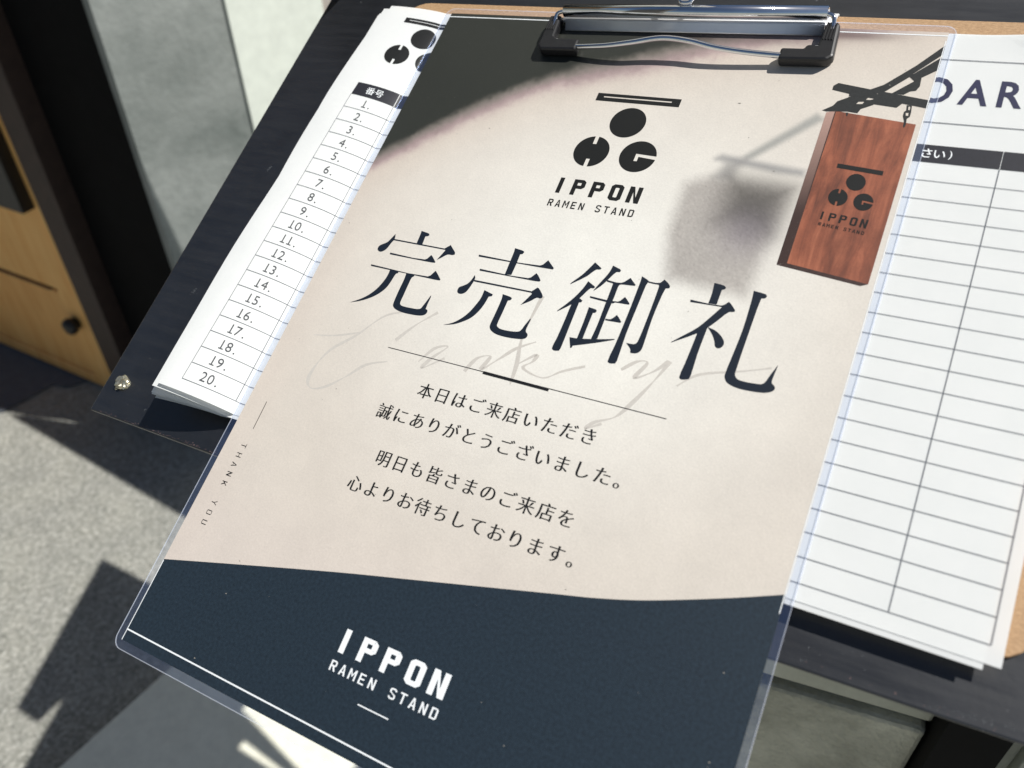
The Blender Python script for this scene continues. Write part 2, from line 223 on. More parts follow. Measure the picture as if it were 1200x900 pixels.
# ---- condensed sans lettering of the shop's logo: glyphs as strokes in a 1 x 1.75 box (y down)
H_ = 1.75
def glyph(ch, t):
    """list of polygons; t = stroke weight; box 0..1 x 0..H_"""
    c = .22
    def bar(x0, y0, x1, y1): return [(x0,y0),(x1,y0),(x1,y1),(x0,y1)]
    def ring(x0, y0, x1, y1, c=c, open_=None):
        o = [(x0+c,y0),(x1-c,y0),(x1,y0+c),(x1,y1-c),(x1-c,y1),(x0+c,y1),(x0,y1-c),(x0,y0+c)]
        k = c*.55
        i = [(x0+t+k*.4,y0+t),(x1-t-k*.4,y0+t),(x1-t,y0+t+k*.4),(x1-t,y1-t-k*.4),(x1-t-k*.4,y1-t),(x0+t+k*.4,y1-t),(x0+t,y1-t-k*.4),(x0+t,y0+t+k*.4)]
        return [[o[j], o[(j+1)%8], i[(j+1)%8], i[j]] for j in range(8)]
    h = H_
    if ch == 'I': return [bar(.5-t/2, 0, .5+t/2, h)]
    if ch in 'PR':
        m = h*.58
        out = [bar(0,0,t,h), bar(t,0,1-c,t), [(1-c,0),(1,c),(1-t,c+t*.25),(1-c-t*.1,t)], bar(1-t,c,1,m-c), [(1,m-c),(1-c,m),(1-c-t*.1,m-t),(1-t,m-c-t*.25)], bar(t,m-t,1-c,m)]
        if ch == 'R': out.append([(.42,m),(.42+t*1.15,m),(1.02,h),(1.02-t*1.15,h)])
        return out
    if ch == 'O': return ring(0,0,1,h)
    if ch == 'D': return [bar(0,0,t,h), bar(t,0,1-c,t), [(1-c,0),(1,c),(1-t,c+t*.25),(1-c-t*.1,t)], bar(1-t,c,1,h-c), [(1,h-c),(1-c,h),(1-c-t*.1,h-t),(1-t,h-c-t*.25)], bar(t,h-t,1-c,h)]
    if ch == 'N': return [bar(0,0,t,h), bar(1-t,0,1,h), [(t,0),(t,h*.34),(1-t,h),(1-t,h*.66)]]
    if ch == 'A': return [[(.5-t*.55,0),(.5,0),(.5,t*1.1),(t*1.0,h),(-.02,h)], [(.5,0),(.5+t*.55,0),(1.02,h),(1-t,h),(.5,t*1.1)], bar(.24,h*.64,.76,h*.64+t*.85)]
    if ch == 'M': return [bar(-.08,0,t-.08,h), bar(1.08-t,0,1.08,h), [(t-.08,0),(.5,h*.5),(.5,h*.5+t*1.7),(t-.08,t*1.9)], [(1.08-t,0),(1.08-t,t*1.9),(.5,h*.5+t*1.7),(.5,h*.5)]]
    if ch == 'E': return [bar(0,0,t,h), bar(t,0,.95,t), bar(t,h/2-t/2,.85,h/2+t/2), bar(t,h-t,.95,h)]
    if ch == 'S':
        m = h/2
        return [bar(c,0,1-c,t), [(0,c),(c,0),(c,t),(t,c+.08)], bar(0,c,t,m-c*.8), [(0,m-c*.8),(t,m-c),(1,m+c*.6),(1-t,m+c)], bar(1-t,m+c,1,h-c), [(1-t,h-c-.08),(1,h-c),(1-c,h),(1-c,h-t)], bar(c,h-t,1-c,h), [(0,h-c),(t,h-c-.05),(c,h-t),(c,h)], bar(0,h-c-.2,t,h-c), [(1-c,0),(1,c),(1-t,c+.05),(1-c,t)], bar(1-t,c,1,c+.2)]
    if ch == 'T': return [bar(-.02,0,1.02,t), bar(.5-t/2,t,.5+t/2,h)]
    if ch == 'K': return [bar(0,0,t,h), [(t,h*.55),(.95-t,0),(.97,0),(t,h*.78)], [(t+.12,h*.5),(t+.32,h*.38),(1.0,h),(1-t*1.2,h)]]
    if ch == 'H': return [bar(0,0,t,h), bar(1-t,0,1,h), bar(t,h/2-t/2,1-t,h/2+t/2)]
    if ch == 'Y': return [[(-.02,0),(t,0),(.5,h*.45),(.5-t/2,h*.55)], [(1-t,0),(1.02,0),(.5+t/2,h*.55),(.5,h*.45)], bar(.5-t/2,h*.52,.5+t/2,h)]
    if ch == 'U': return [bar(0,0,t,h-c), bar(1-t,0,1,h-c), [(0,h-c),(t,h-c-.05),(c,h-t),(c,h)], bar(c,h-t,1-c,h), [(1,h-c),(1-c,h),(1-c,h-t),(1-t,h-c-.05)]]
    return []
def mono_number(S, num, cx, cy, em, pitch):
    for i, ch in enumerate(num):
        vs, fs, x0, x1 = text_polys(ch, em); b = len(S.v); x = cx+(i-(len(num)-1)/2)*pitch - (.35 if ch == '.' else 0)
        for a, c in vs: X, Y = x+(a-(x0+x1)/2)*.86, cy+c+em*.34; S.v.append((X, Y, S.z+(S.zf(X, Y) if S.zf else 0)))
        S.f += [tuple(b+k for k in f) for f in fs]
        if ch == '1': S.k = 3; S.poly([(x-.85,cy+em*.34-.02),(x-.85,cy+em*.34-.46),(x+1.05,cy+em*.34-.46),(x+1.05,cy+em*.34-.02)])
def word(S, txt, quad, cw, t):
    """lettering laid into the quad (top-left, bottom-left, top-right, bottom-right); cw = letter width as share of pitch"""
    A, B, C_, D_ = [Vector(q) for q in quad]; n = len(txt); hgt = (B-A).length
    # letters spread so the first starts at 0 and the last ends at 1
    wl = cw; pitch = (1-wl)/(n-1)
    for i, ch in enumerate(txt):
        u0 = i*pitch
        if txt == 'IPPON': wl = .150; u0 = (-.055, .172, .402, .634, .850)[i]
        for pl in glyph(ch, t):
            S.poly([tuple(((A*(1-u)+C_*u)*(1-v) + (B*(1-u)+D_*u)*v)) for u, v in [(u0+x*wl, y/H_) for x, y in pl]])
def logo(S, gap, M_, bar_fill=True):
    """one bar over three discs; M_ maps normalised logo units (bar length 35) to the page"""
    T = lambda pts: [M_(x, y) for x, y in pts]
    if gap:      # bar with a hairline slot
        S.poly(T([(0,0),(35,0),(35,1.45),(0,1.45)])); S.poly(T([(0,2.05),(35,2.05),(35,3.9),(0,3.9)])); S.poly(T([(0,1.45),(3,1.45),(3,2.05),(0,2.05)])); S.poly(T([(31.5,1.45),(35,1.45),(35,2.05),(31.5,2.05)]))
    else: S.poly(T([(0,0),(35,0),(35,3.9),(0,3.9)]))
    r = 7.25; circ = lambda cx, cy: [(cx+r*math.cos(a*math.pi/32), cy+r*math.sin(a*math.pi/32)) for a in range(64)]
    S.poly(T(circ(17.4, 13.4)))
    # left disc with a notch above and below
    cx, cy = 7.6, 28.7; w_ = .75; a0 = math.asin(w_/r); pts = []
    for k in range(0, 29): a = -math.pi/2 + a0 + k/28*(math.pi-2*a0); pts.append((cx+r*math.cos(a), cy+r*math.sin(a)))
    pts += [(cx+w_, cy+3.6), (cx-w_, cy+3.6)]
    for k in range(0, 29): a = math.pi/2 + a0 + k/28*(math.pi-2*a0); pts.append((cx+r*math.cos(a), cy+r*math.sin(a)))
    pts += [(cx-w_, cy-3.6), (cx+w_, cy-3.6)]
    S.poly(T(pts))
    # right disc as a G: slot to the right edge and a stub down
    cx, cy = 26.9, 28.7; a0 = math.asin(.45/r); pts = []
    for k in range(0, 61): a = .03+a0 + k/60*(2*math.pi-2*a0-.1); pts.append((cx+r*math.cos(a), cy+r*math.sin(a)))
    pts += [(cx-1.0, cy-1.25), (cx-1.0, cy+2.2), (cx+.35, cy+2.2), (cx+.35, cy+.1)]
    S.poly(T(pts))

def box(v, f, x0, x1, y0, y1, z0, z1):
    b = len(v); v += [(x,y,z) for z in (z0,z1) for y in (y0,y1) for x in (x0,x1)]
    f += [tuple(b+i for i in q) for q in ((0,2,3,1),(4,5,7,6),(0,1,5,4),(2,6,7,3),(0,4,6,2),(1,3,7,5))]
def bevel(o, w_, seg=2):
    m = o.modifiers.new('bevel', 'BEVEL'); m.width = w_; m.segments = seg; m.limit_method = 'ANGLE'; return o
def box_obj(name, bb, mat, parent=None, org=(0,0,0), frame=None, bev=None):
    v, f = [], []; box(v, f, *bb); o = mesh_obj(name, v, f, mat, parent, org, frame)
    if bev: bevel(o, bev)
    return o
def prism(name, pts, z0, z1, mat, parent=None, org=(0,0,0), frame=None, bev=None):
    n = len(pts); v = [(x,y,z0) for x,y in pts]+[(x,y,z1) for x,y in pts]; t = tri_poly(pts)
    f = [tuple(i for i in q) for q in t]+[tuple(i+n for i in q[::-1]) for q in t]+[(i,(i+1)%n,(i+1)%n+n,i+n) for i in range(n)]
    o = mesh_obj(name, v, f, mat, parent, org, frame)
    bm = bmesh.new(); bm.from_mesh(o.data); bmesh.ops.recalc_face_normals(bm, faces=bm.faces)
    bmesh.ops.dissolve_limit(bm, angle_limit=.01, verts=bm.verts, edges=bm.edges); bm.to_mesh(o.data); bm.free()
    if bev: bevel(o, bev)
    return o
def tube(name, pts, r, mat, parent=None, org=(0,0,0), seg=14, sub=6, frame=None):
    P = [Vector(p) for p in pts]; C_ = []
    for i in range(len(P)-1):
        p0 = P[max(i-1,0)]; p1, p2 = P[i], P[i+1]; p3 = P[min(i+2,len(P)-1)]
        for k in range(sub):
            t = k/sub; C_.append(.5*((2*p1)+(-p0+p2)*t+(2*p0-5*p1+4*p2-p3)*t*t+(-p0+3*p1-3*p2+p3)*t**3))
    C_.append(P[-1]); v, f = [], []; up = Vector((0,0,1))
    for i, c in enumerate(C_):
        d_ = (C_[min(i+1,len(C_)-1)]-C_[max(i-1,0)]).normalized(); a = d_.cross(up)
        if a.length < .1: a = d_.cross(Vector((1,0,0)))
        a.normalize(); b = d_.cross(a)
        for k in range(seg):
            an = k/seg*2*math.pi; v.append(tuple(c+a*math.cos(an)*r+b*math.sin(an)*r))
    for i in range(len(C_)-1):
        for k in range(seg): f.append((i*seg+k, i*seg+(k+1)%seg, (i+1)*seg+(k+1)%seg, (i+1)*seg+k))
    f.append(tuple(range(seg))[::-1]); f.append(tuple((len(C_)-1)*seg+k for k in range(seg)))
    return mesh_obj(name, v, f, mat, parent, org, frame, smooth=True)

# ---------------------------------------------------------------- materials
def mat_pavement():
    k = N('concrete_pavement'); a = k.noise(190, 5, .75); b = k.noise(14, 4, .6); c = k.noise(620, 2, .6)
    v = k.n('ShaderNodeTexVoronoi'); v.inputs['Scale'].default_value = 230; k.l(k.tc.outputs['Object'], v.inputs['Vector'])
    base = k.ramp(a, [(.30, lin(78,78,73)), (.45, lin(132,132,124)), (.58, lin(156,157,149)), (.74, lin(214,214,208))])
    base = k.mix(.35, base, k.ramp(v.outputs['Color'], [(.1, lin(90,92,88)), (.5, lin(145,144,138)), (.95, lin(205,203,196))]))
    base = k.mix(.5, base, k.ramp(b, [(.3, (.72,.73,.74,1)), (.7, (1.05,1.04,1,1))]), 'MULTIPLY')
    k.set(Base_Color=base, Roughness=.9); k.bump(k.mix(.5, a, c), .7, .0025); return k.m
def mat_board():
    k = N('black_coated_steel'); a = k.noise(55, 6, .7); sp = k.noise(900, 2, .5, dist=.4); st = k.noise(30, 3, .6, k.coord((1, 9, 1)))
    base = k.ramp(a, [(.3, (.007,.0082,.0108,1)), (.7, (.0125,.0142,.018,1))])
    speck = k.ramp(sp, [(.745, (0,0,0,1)), (.79, (1,1,1,1))])
    base = k.mix(speck, base, lin(96,98,100))
    k.set(Base_Color=base, Roughness=k.ramp(st, [(.3, (.38,)*3), (.7, (.56,)*3)])); k.b.inputs['Specular IOR Level'].default_value = .6; k.b.inputs['Coat Weight'].default_value = .4; k.b.inputs['Coat Roughness'].default_value = .3; k.b.inputs['Coat IOR'].default_value = 1.6
    k.bump(k.noise(500, 3), .08, .0004); return k.m
def mat_print():
    k = N('printed_poster_paper'); at = k.n('ShaderNodeAttribute', attribute_name='ink')
    g = k.noise(1500, 3, .7); big = k.noise(38, 5, .65)
    c = k.mix(.55, at.outputs['Color'], k.ramp(g, [(.3, (.86,.86,.86,1)), (.7, (1.1,1.1,1.1,1))]), 'MULTIPLY')
    c = k.mix(.5, c, k.ramp(big, [(.3, (.93,.93,.935,1)), (.7, (1.04,1.04,1.035,1))]), 'MULTIPLY')
    spk = k.ramp(k.noise(2300, 1, .5), [(.72, (0,0,0,1)), (.78, (1,1,1,1))])
    c = k.mix(k.mix(.12, (0,0,0,1), spk), c, (.6,.6,.6,1))
    k.set(Base_Color=c, Roughness=.5); k.b.inputs['Coat Weight'].default_value = .25; k.b.inputs['Coat Roughness'].default_value = .25; k.b.inputs['Specular IOR Level'].default_value = .35
    b = k.n('ShaderNodeBump'); b.inputs['Strength'].default_value = .12; b.inputs['Distance'].default_value = .0006
    k.l(k.noise(90, 4), b.inputs['Height']); k.l(b.outputs[0], k.b.inputs['Coat Normal']); return k.m
def mat_wood_print():
    k = N('printed_wood_picture'); a = k.noise(1, 6, .65, k.coord((260, 34, 1), (0, 0, -.1)), .6); b = k.noise(60, 4, .6); g = k.noise(1500, 2)
    c = k.ramp(a, [(.25, lin(78,46,36)), (.5, lin(134,76,54)), (.75, lin(168,102,74))])
    c = k.mix(.6, c, k.ramp(b, [(.32, (.6,.58,.58,1)), (.62, (1.18,1.16,1.14,1))]), 'MULTIPLY')
    c = k.mix(.4, c, k.ramp(g, [(.3, (.8,.8,.8,1)), (.7, (1.15,1.15,1.15,1))]), 'MULTIPLY')
    k.set(Base_Color=c, Roughness=.5); k.b.inputs['Coat Weight'].default_value = .25; k.b.inputs['Coat Roughness'].default_value = .25; return k.m
def mat_ink(name, col, var=.1): return flat(name, col, .55, var, 900, coat=.22, coat_r=.25, spec=.35).m
def mat_paper():
    k = N('white_copier_paper'); f = k.noise(60, 4)
    k.set(Base_Color=k.ramp(f, [(.3, (.86,.88,.87,1)), (.7, (.90,.915,.905,1))]), Roughness=.75); k.bump(k.noise(45, 3), .06, .001)
    tr = k.n('ShaderNodeBsdfTranslucent'); tr.inputs[0].default_value = (.8,.8,.76,1); mx = k.n('ShaderNodeMixShader'); mx.inputs[0].default_value = .30
    out = k.t.nodes['Material Output']; k.l(k.b.outputs[0], mx.inputs[1]); k.l(tr.outputs[0], mx.inputs[2]); k.l(mx.outputs[0], out.inputs[0]); return k.m
def mat_film(name, haze, col=(.34,.5,.95,1)):  # default blue haze colour stands in for sky reflected in the film
    k = N(name); out = k.t.nodes['Material Output']; k.set(Base_Color=k.ramp(k.noise(300, 3), [(.3, tuple(c*.9 for c in col[:3])), (.7, col)]), Roughness=.25)
    tr = k.n('ShaderNodeBsdfTransparent'); tr.inputs[0].default_value = (.93,.94,.96,1); mx = k.n('ShaderNodeMixShader'); mx.inputs[0].default_value = haze
    k.l(tr.outputs[0], mx.inputs[1]); k.l(k.b.outputs[0], mx.inputs[2])
    gl = k.n('ShaderNodeBsdfGlossy'); gl.inputs['Roughness'].default_value = .12; gl.inputs[0].default_value = (.07,.09,.135,1)
    m2 = k.n('ShaderNodeAddShader'); k.l(mx.outputs[0], m2.inputs[0]); k.l(gl.outputs[0], m2.inputs[1]); k.l(m2.outputs[0], out.inputs[0]); return k.m
def mat_concrete(name, lo, hi, scale=6, bump=.4):
    k = N(name); a = k.noise(scale, 7, .65, dist=.3); b = k.noise(scale*18, 4, .6)
    c = k.ramp(a, [(.3, lo), (.7, hi)]); c = k.mix(.5, c, k.ramp(b, [(.3, (.85,.85,.85,1)), (.7, (1.1,1.1,1.1,1))]), 'MULTIPLY')
    k.set(Base_Color=c, Roughness=.88); k.bump(b, bump, .002); return k.m
def mat_wood(name, lo, hi, rot=(0,0,0)):
    k = N(name); a = k.noise(1, 6, .6, k.coord((70, 70, 5), rot), 1.2); b = k.noise(8, 3)
    c = k.ramp(a, [(.3, lo), (.7, hi)]); c = k.mix(.4, c, k.ramp(b, [(.3, (.85,.83,.8,1)), (.7, (1.08,1.08,1.08,1))]), 'MULTIPLY')
    k.set(Base_Color=c, Roughness=.6); return k.m

m_pave = mat_pavement(); m_board = mat_board(); m_print = mat_print(); m_paper = mat_paper()
m_navy = mat_ink('navy_ink', lin(31,43,53), .25); m_black = mat_ink('black_ink', lin(19,20,19)); m_white_ink = mat_ink('white_ink', (.8,.83,.84,1), .03)
m_headink = mat_ink('headline_ink', lin(17,27,40)); m_soft = mat_ink('soft_black_ink', lin(18,19,20)); m_bracket = mat_ink('printed_iron_bracket', lin(38,40,40), .2); m_beige_ink = mat_ink('beige_ink', lin(205,196,184))
m_ghost = mat_ink('pale_script_ink', lin(192,187,179), .06)
m_line = flat('grey_print_line', lin(92,96,104), .7, .1).m; m_digit = flat('grey_print_digit', lin(70,72,76), .7, .1).m
m_head = flat('dark_header_print', lin(26,27,36), .6, .2, 700).m; m_title = flat('dark_blue_title_print', lin(30,32,66), .6, .1).m
m_woodprint = mat_wood_print(); m_film = mat_film('clear_laminate', .04); m_filmedge = mat_film('laminate_cut_edge', .3, (.85,.88,.95,1))
m_chrome = flat('chromed_steel', (.80,.81,.83,1), .09, .04, 200, metal=1).m; m_plate = flat('bright_steel', (.95,.95,.94,1), .45, .03, 200, metal=.6).m
m_rubber = flat('black_rubber', (.012,.012,.013,1), .42, .2, 600).m
def mat_mdf():
    k = N('brown_hardboard'); f = k.noise(700, 3, .6, k.coord((1, 3, 1))); g = k.noise(2500, 1)
    c = k.ramp(f, [(.3, lin(158,124,88)), (.7, lin(192,158,120))]); c = k.mix(.3, c, k.ramp(g, [(.4, (.7,.7,.7,1)), (.6, (1.1,1.1,1.1,1))]), 'MULTIPLY')
    k.set(Base_Color=c, Roughness=.65); return k.m
m_mdf = mat_mdf()
# ================================================================ THE PLACE: ground, wall, door
def world_sheet(name, x0, x1, y0, y1, z, mat, kind='structure'):
    o = mesh_obj(name, [(x0,y0,z),(x1,y0,z),(x1,y1,z),(x0,y1,z)], [(0,1,2,3)], mat, frame='world'); return tag(o, kind=kind)
world_sheet('ground', -60, 60, -60, 60, 0, m_pave)
WY = .307                                  # the house front stands parallel to the board's long side
WX = -1.2995                               # where the frame's left edge meets the wall's foot
m_grey = flat('dark_grey_mortar_strip', lin(84,89,96), .85, .12, 60).m  # darker colour stands in for the wall's shade on the ground
tag(mesh_obj('kerb_strip', [(-4, WY+.06, .004), (WX+.283, WY+.06, .004), (WX+.236, WY-.03, .004), (WX+.205, WY-.036, .004), (WX+.190, WY-.131, .004), (-4, WY-.134, .004)],
    [(0,1,2,3,4,5)], m_grey, frame='world'), kind='structure')

m_door = mat_wood('pale_varnished_wood', lin(236,170,92), lin(252,204,130)); m_door2 = mat_wood('pale_varnished_wood_rail', lin(228,162,88), lin(248,196,122), (0, math.pi/2, 0))
m_frame = flat('dark_brown_stained_wood', lin(58,44,38), .6, .2, 60).m; m_void = flat('black_painted_panel', (.003,.003,.0033,1), .8, .3, 30, spec=.15).m
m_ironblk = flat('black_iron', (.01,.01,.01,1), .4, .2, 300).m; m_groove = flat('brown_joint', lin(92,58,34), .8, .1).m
dr = thing('wooden_door', 'pale wooden door with black pull handle and round black knob at the far left', 'door', (WX, WY, 0), 'world')
def wb(name, x0, x1, d0, d1, z0, z1, mat, parent, org, bev=None):
    """a box on the house front: x along the wall, d = distance out from it"""
    return box_obj(name, (WX+x0, WX+x1, WY-d1, WY-d0, z0, z1), mat, parent, org, 'world', bev)
og = (WX, WY, 0)
wb('stile', .2856, .3560, -.035, .0, .006, 2.0, m_door, dr, og, .002)
wb('lower_panel', -.9, .2850, -.035, -.003, .030, .2040, m_door2, dr, og, .002)
wb('bottom_rail', -.9, .2850, -.035, .0, .006, .0290, m_door2, dr, og, .002)
wb('panel_joint', -.9, .2637, -.012, -.0005, .2045, .2090, m_groove, dr, og)
wb('upper_panel', -.9, .2850, -.035, -.003, .2095, 2.0, m_door, dr, og, .002)
pull = wb('pull_handle', .268, .327, .0, .022, .372, .93, m_ironblk, dr, og, .002)
v, f = [], []; S_ = 20; prof = [(.0,.0005),(.0105,.0005),(.0105,.006),(.0145,.009),(.0150,.016),(.0125,.021),(.006,.0235),(.0,.024)]
for r_, d_ in prof:
    for k in range(S_): v.append((WX+.3034+r_*math.cos(k/S_*2*math.pi), WY-d_, .1516+r_*math.sin(k/S_*2*math.pi)))
for i in range(len(prof)-1):
    for k in range(S_): f.append((i*S_+k, i*S_+(k+1)%S_, (i+1)*S_+(k+1)%S_, (i+1)*S_+k))
mesh_obj('knob', v, f, m_ironblk, dr, og, 'world', smooth=True)
fr = thing('door_frame', 'dark brown timber door post between the pale door and the black opening', 'door frame', (WX+.38, WY, 0), 'world')
wb('post', .3565, .4080, -.10, .012, .002, 6.0, m_frame, fr, (WX+.38, WY, 0), .002)
pn = thing('black_wall_panel', 'tall matt black panel between the door post and the grey wall', 'panel', (WX+.51, WY, 0), 'world')
wb('panel', .4085, .6105, -.10, -.02, .002, 6.0, m_void, pn, (WX+.51, WY, 0))
m_gwall = mat_concrete('trowelled_grey_mortar', lin(100,108,104), lin(164,168,164), 5, .45)
gx = Vector((.45, .893, 0)).normalized(); gn = Vector((gx.y, -gx.x, 0)); G0 = Vector((WX+.6110, WY, 0))
def gb(name, s0, s1, d0, d1, z0, z1, mat, parent, org, bev=None):
    v = []; f = []; box(v, f, s0, s1, -d1, -d0, z0, z1); v = [tuple(G0+gx*a-gn*b_+Vector((0,0,c_))) for a,b_,c_ in v]
    o = mesh_obj(name, v, f, mat, parent, org, 'world'); return bevel(o, bev) if bev else o
go = (-.65, .38, 0)
gw = thing('grey_rendered_wall', 'grey trowelled mortar wall with faint streaks beside the black panel', 'wall', go, 'world')
gb('render', .0, .1517, -.05, .0, .002, 6.0, m_gwall, gw, go)
gb('nail_head', .0655, .0680, .0005, .004, .7262, .7290, m_plate, gw, go)
m_wpil = mat_concrete('off_white_painted_board', lin(226,232,220), lin(240,245,234), 3, .08)
wo_ = (-.59, .5, 0); wp = thing('white_pillar', 'smooth off-white pillar standing against the grey wall', 'pillar', wo_, 'world')
gb('shaft', .1518, .2785, -.05, .004, .002, 6.0, m_wpil, wp, wo_, .001)
m_pink = mat_concrete('pinkish_grey_wall', lin(160,150,144), lin(180,172,164), 5, .3)
ho = (-.50, .66, 0); ow = thing('house_wall', 'pinkish grey house wall to the right of the white pillar', 'wall', ho, 'world')
gb('render', .2790, .9, -.05, -.004, .002, 6.0, m_pink, ow, ho)

# unseen house front added behind the camera to block part of the sky
m_opp = mat_concrete('dark_plaster', lin(84,82,78), lin(104,101,96), 2, .3)
oh = thing('neighbour_house', 'dark plastered house front across the alley, behind the photographer', 'house', (-3,-2.4,0), 'world')
box_obj('front_wall', (-6,-1.8,-2.8,-2.4,.0,3.4), m_opp, oh, (-3,-2.4,0), 'world')
box_obj('plinth', (-6,-1.8,-2.39,-2.34,.0,.4), m_opp, oh, (-3,-2.4,0), 'world', .01)
box_obj('cornice', (-6,-1.8,-2.39,-2.28,3.1,3.3), m_opp, oh, (-3,-2.4,0), 'world', .01)

# pale low step, shaded by the board and the added plates
m_step = mat_concrete('pale_cream_slab', lin(214,213,196), lin(230,229,212), 5, .1)
st = tag(prism('low_step', [(-.4265,-.060),(-.4440,-.215),(-.475,-.60),(.06,-.60),(.06,-.04)], .002, .060, m_step, None, (-.2,-.3,0), 'world', .002),
    'smooth pale slab on the ground below the poster, mostly in shade with strips of sunlight', 'step')
# unseen plates, added and shaped to cast shadows on the paving and slab
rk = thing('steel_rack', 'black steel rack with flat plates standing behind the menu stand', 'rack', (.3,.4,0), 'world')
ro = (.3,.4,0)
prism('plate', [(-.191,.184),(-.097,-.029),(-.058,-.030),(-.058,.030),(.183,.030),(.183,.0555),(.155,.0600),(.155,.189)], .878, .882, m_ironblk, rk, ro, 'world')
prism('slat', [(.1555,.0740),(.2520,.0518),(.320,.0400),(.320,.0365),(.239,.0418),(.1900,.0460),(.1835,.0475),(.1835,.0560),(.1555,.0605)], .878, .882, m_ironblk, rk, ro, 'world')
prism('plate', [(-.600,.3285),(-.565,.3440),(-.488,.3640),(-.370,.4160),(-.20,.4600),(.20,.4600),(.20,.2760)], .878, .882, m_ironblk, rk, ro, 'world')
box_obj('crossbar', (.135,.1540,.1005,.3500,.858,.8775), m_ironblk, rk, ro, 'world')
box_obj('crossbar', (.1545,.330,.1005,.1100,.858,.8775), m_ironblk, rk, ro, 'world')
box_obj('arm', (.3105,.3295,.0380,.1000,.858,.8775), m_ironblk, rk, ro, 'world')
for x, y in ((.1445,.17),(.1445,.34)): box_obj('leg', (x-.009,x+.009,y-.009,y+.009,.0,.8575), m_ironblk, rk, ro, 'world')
# masonry seen under the board at the lower right; its face runs almost along the board
m_blk = mat_concrete('rough_grey_stone', lin(128,127,112), lin(198,196,178), 16, .8); m_lip = mat_concrete('smooth_grey_stone_cap', lin(170,170,154), lin(192,192,176), 9, .25)
bx = Vector((.296-.230, -.056+.066, 0)).normalized(); by = Vector((-bx.y, bx.x, 0)); B0 = Vector((.230,-.066,.55))
def fb(name, s0, s1, d0, d1, z0, z1, mat, parent, org, bev=None):
    v = []; f = []; box(v, f, s0, s1, d0, d1, z0, z1); v = [tuple(Vector((B0.x,B0.y,0))+bx*a+by*b+Vector((0,0,c))) for a,b,c in v]
    o = mesh_obj(name, v, f, mat, parent, org, 'world'); return bevel(o, bev) if bev else o
oo = (.26,-.05,0)
sb = thing('stone_block', 'grey stone pedestal with a smooth cap and rough face under the board', 'stone block', oo, 'world')
fb('cap', -.045, .0700, .0, .09, .5545, .600, m_lip, sb, oo, .002); fb('body', -.045, .0700, -.0015, .09, .10, .5475, m_blk, sb, oo, .003); fb('joint', -.044, .0690, .005, .09, .5480, .5540, m_blk, sb, oo); fb('foot', -.05, .071, -.01, .10, .0, .0995, m_blk, sb, oo, .003)
o2 = (.35,-.04,0)
s2 = thing('stone_post', 'narrow grey stone post right of the black leg below the board', 'stone post', o2, 'world')
fb('shaft', .1010, .1190, .012, .06, .0, .60, m_lip, s2, o2, .002); fb('edge_trim', .1195, .1235, .006, .06, .0, .60, flat('pale_metal_trim', lin(214,216,200), .4, .1).m, s2, o2, .001)

# ================================================================ MENU STAND: black steel board and legs
HB = -6.4
bo = (115, 91, HB)
tb = thing('display_board', 'black coated steel board with scuffed lower edge holding the clipboard', 'board', bo)
def rrect(x0, x1, y0, y1, r, n=6):
    out = []
    for cx, cy, a in ((x1-r,y1-r,0),(x0+r,y1-r,90),(x0+r,y0+r,180),(x1-r,y0+r,270)):
        for k in range(n+1): q = math.radians(a+90*k/n); out.append((cx+r*math.cos(q), cy+r*math.sin(q)))
    return out
prism('panel', [(-83.5,-38),(290,-38),(290,224.8),(200,227.2),(60,227.6),(-83.5,226.6)], HB-2.2, HB, m_board, tb, bo, bev=.0006)
prism('front_flange', [(-82,222.5),(289,221),(289,223.5),(200,225.8),(60,226.3),(-82,225.2)], HB-13, HB-2.3, m_board, tb, bo)
prism('mounting_rail', [(-60,200),(280,200),(280,206),(-60,206)], HB-22, HB-2.3, m_ironblk, tb, bo)
def leg_world(x0, x1, y0, y1, zt):
    v, f = [], []; box(v, f, x0, x1, y0, y1, 0, zt); return v, f
M4 = tb.matrix_world.copy()
def board_leg(s0, s1, d0, d1, top):
    v = []; f = []; box(v, f, s0, s1, d0, d1, 0, top); v = [tuple(Vector((B0.x,B0.y,0))+bx*a+by*b+Vector((0,0,c))) for a,b,c in v]
    inv = M4.inverted(); me = bpy.data.meshes.new('leg'); me.from_pydata([tuple(inv @ Vector(p)) for p in v], [], f); me.materials.append(m_void)
    o = bpy.data.objects.new('leg', me); COL.objects.link(o); o.parent = tb
board_leg(.0715, .1000, -.012, .05, .715); board_leg(.1240, .165, -.012, .05, .715)
# scuffs: small clusters of scraped coating
rnd = random.Random(4); sv, sf = [], []
def fleck(x, y, r):
    n = rnd.randint(4, 6); b = len(sv); a0 = rnd.random()*6
    for k in range(n): rr = r*rnd.uniform(.5, 1.2); sv.append((x+rr*math.cos(a0+k/n*6.283), y+rr*math.sin(a0+k/n*6.283), HB+.02))
    sf.append(tuple(range(b, b+n)))
for cx, cy, ang, L, W_, n in ((-61,93,60,2.2,.8,40),(-64,162,65,2.0,.8,30),(-57,191,60,2.2,.6,26),(-67,146,20,3,.5,6),(-53,206,0,1.5,1,4),(-57,128,10,5,3,5),(-54,219,60,1.4,.6,16),(219,222,80,3,1.6,14),(262,223.0,5,13,.7,60),(282,221,0,9,1.4,40),(232,216,10,12,4,10),(252,214,70,5,3,10)):
    ca, sa = math.cos(math.radians(ang)), -math.sin(math.radians(ang))
    for _ in range(n):
        t = rnd.gauss(0, .5)*L; u = rnd.gauss(0, .5)*W_; fleck(cx+t*ca-u*sa, min(224.3, cy+t*sa+u*ca), rnd.uniform(.05, .17))
tag(mesh_obj('scuff_mark', sv, sf, flat('scraped_coating', lin(98,102,104), .7, .3, 900).m, tb, bo), kind='stuff')
sv, sf = [], []
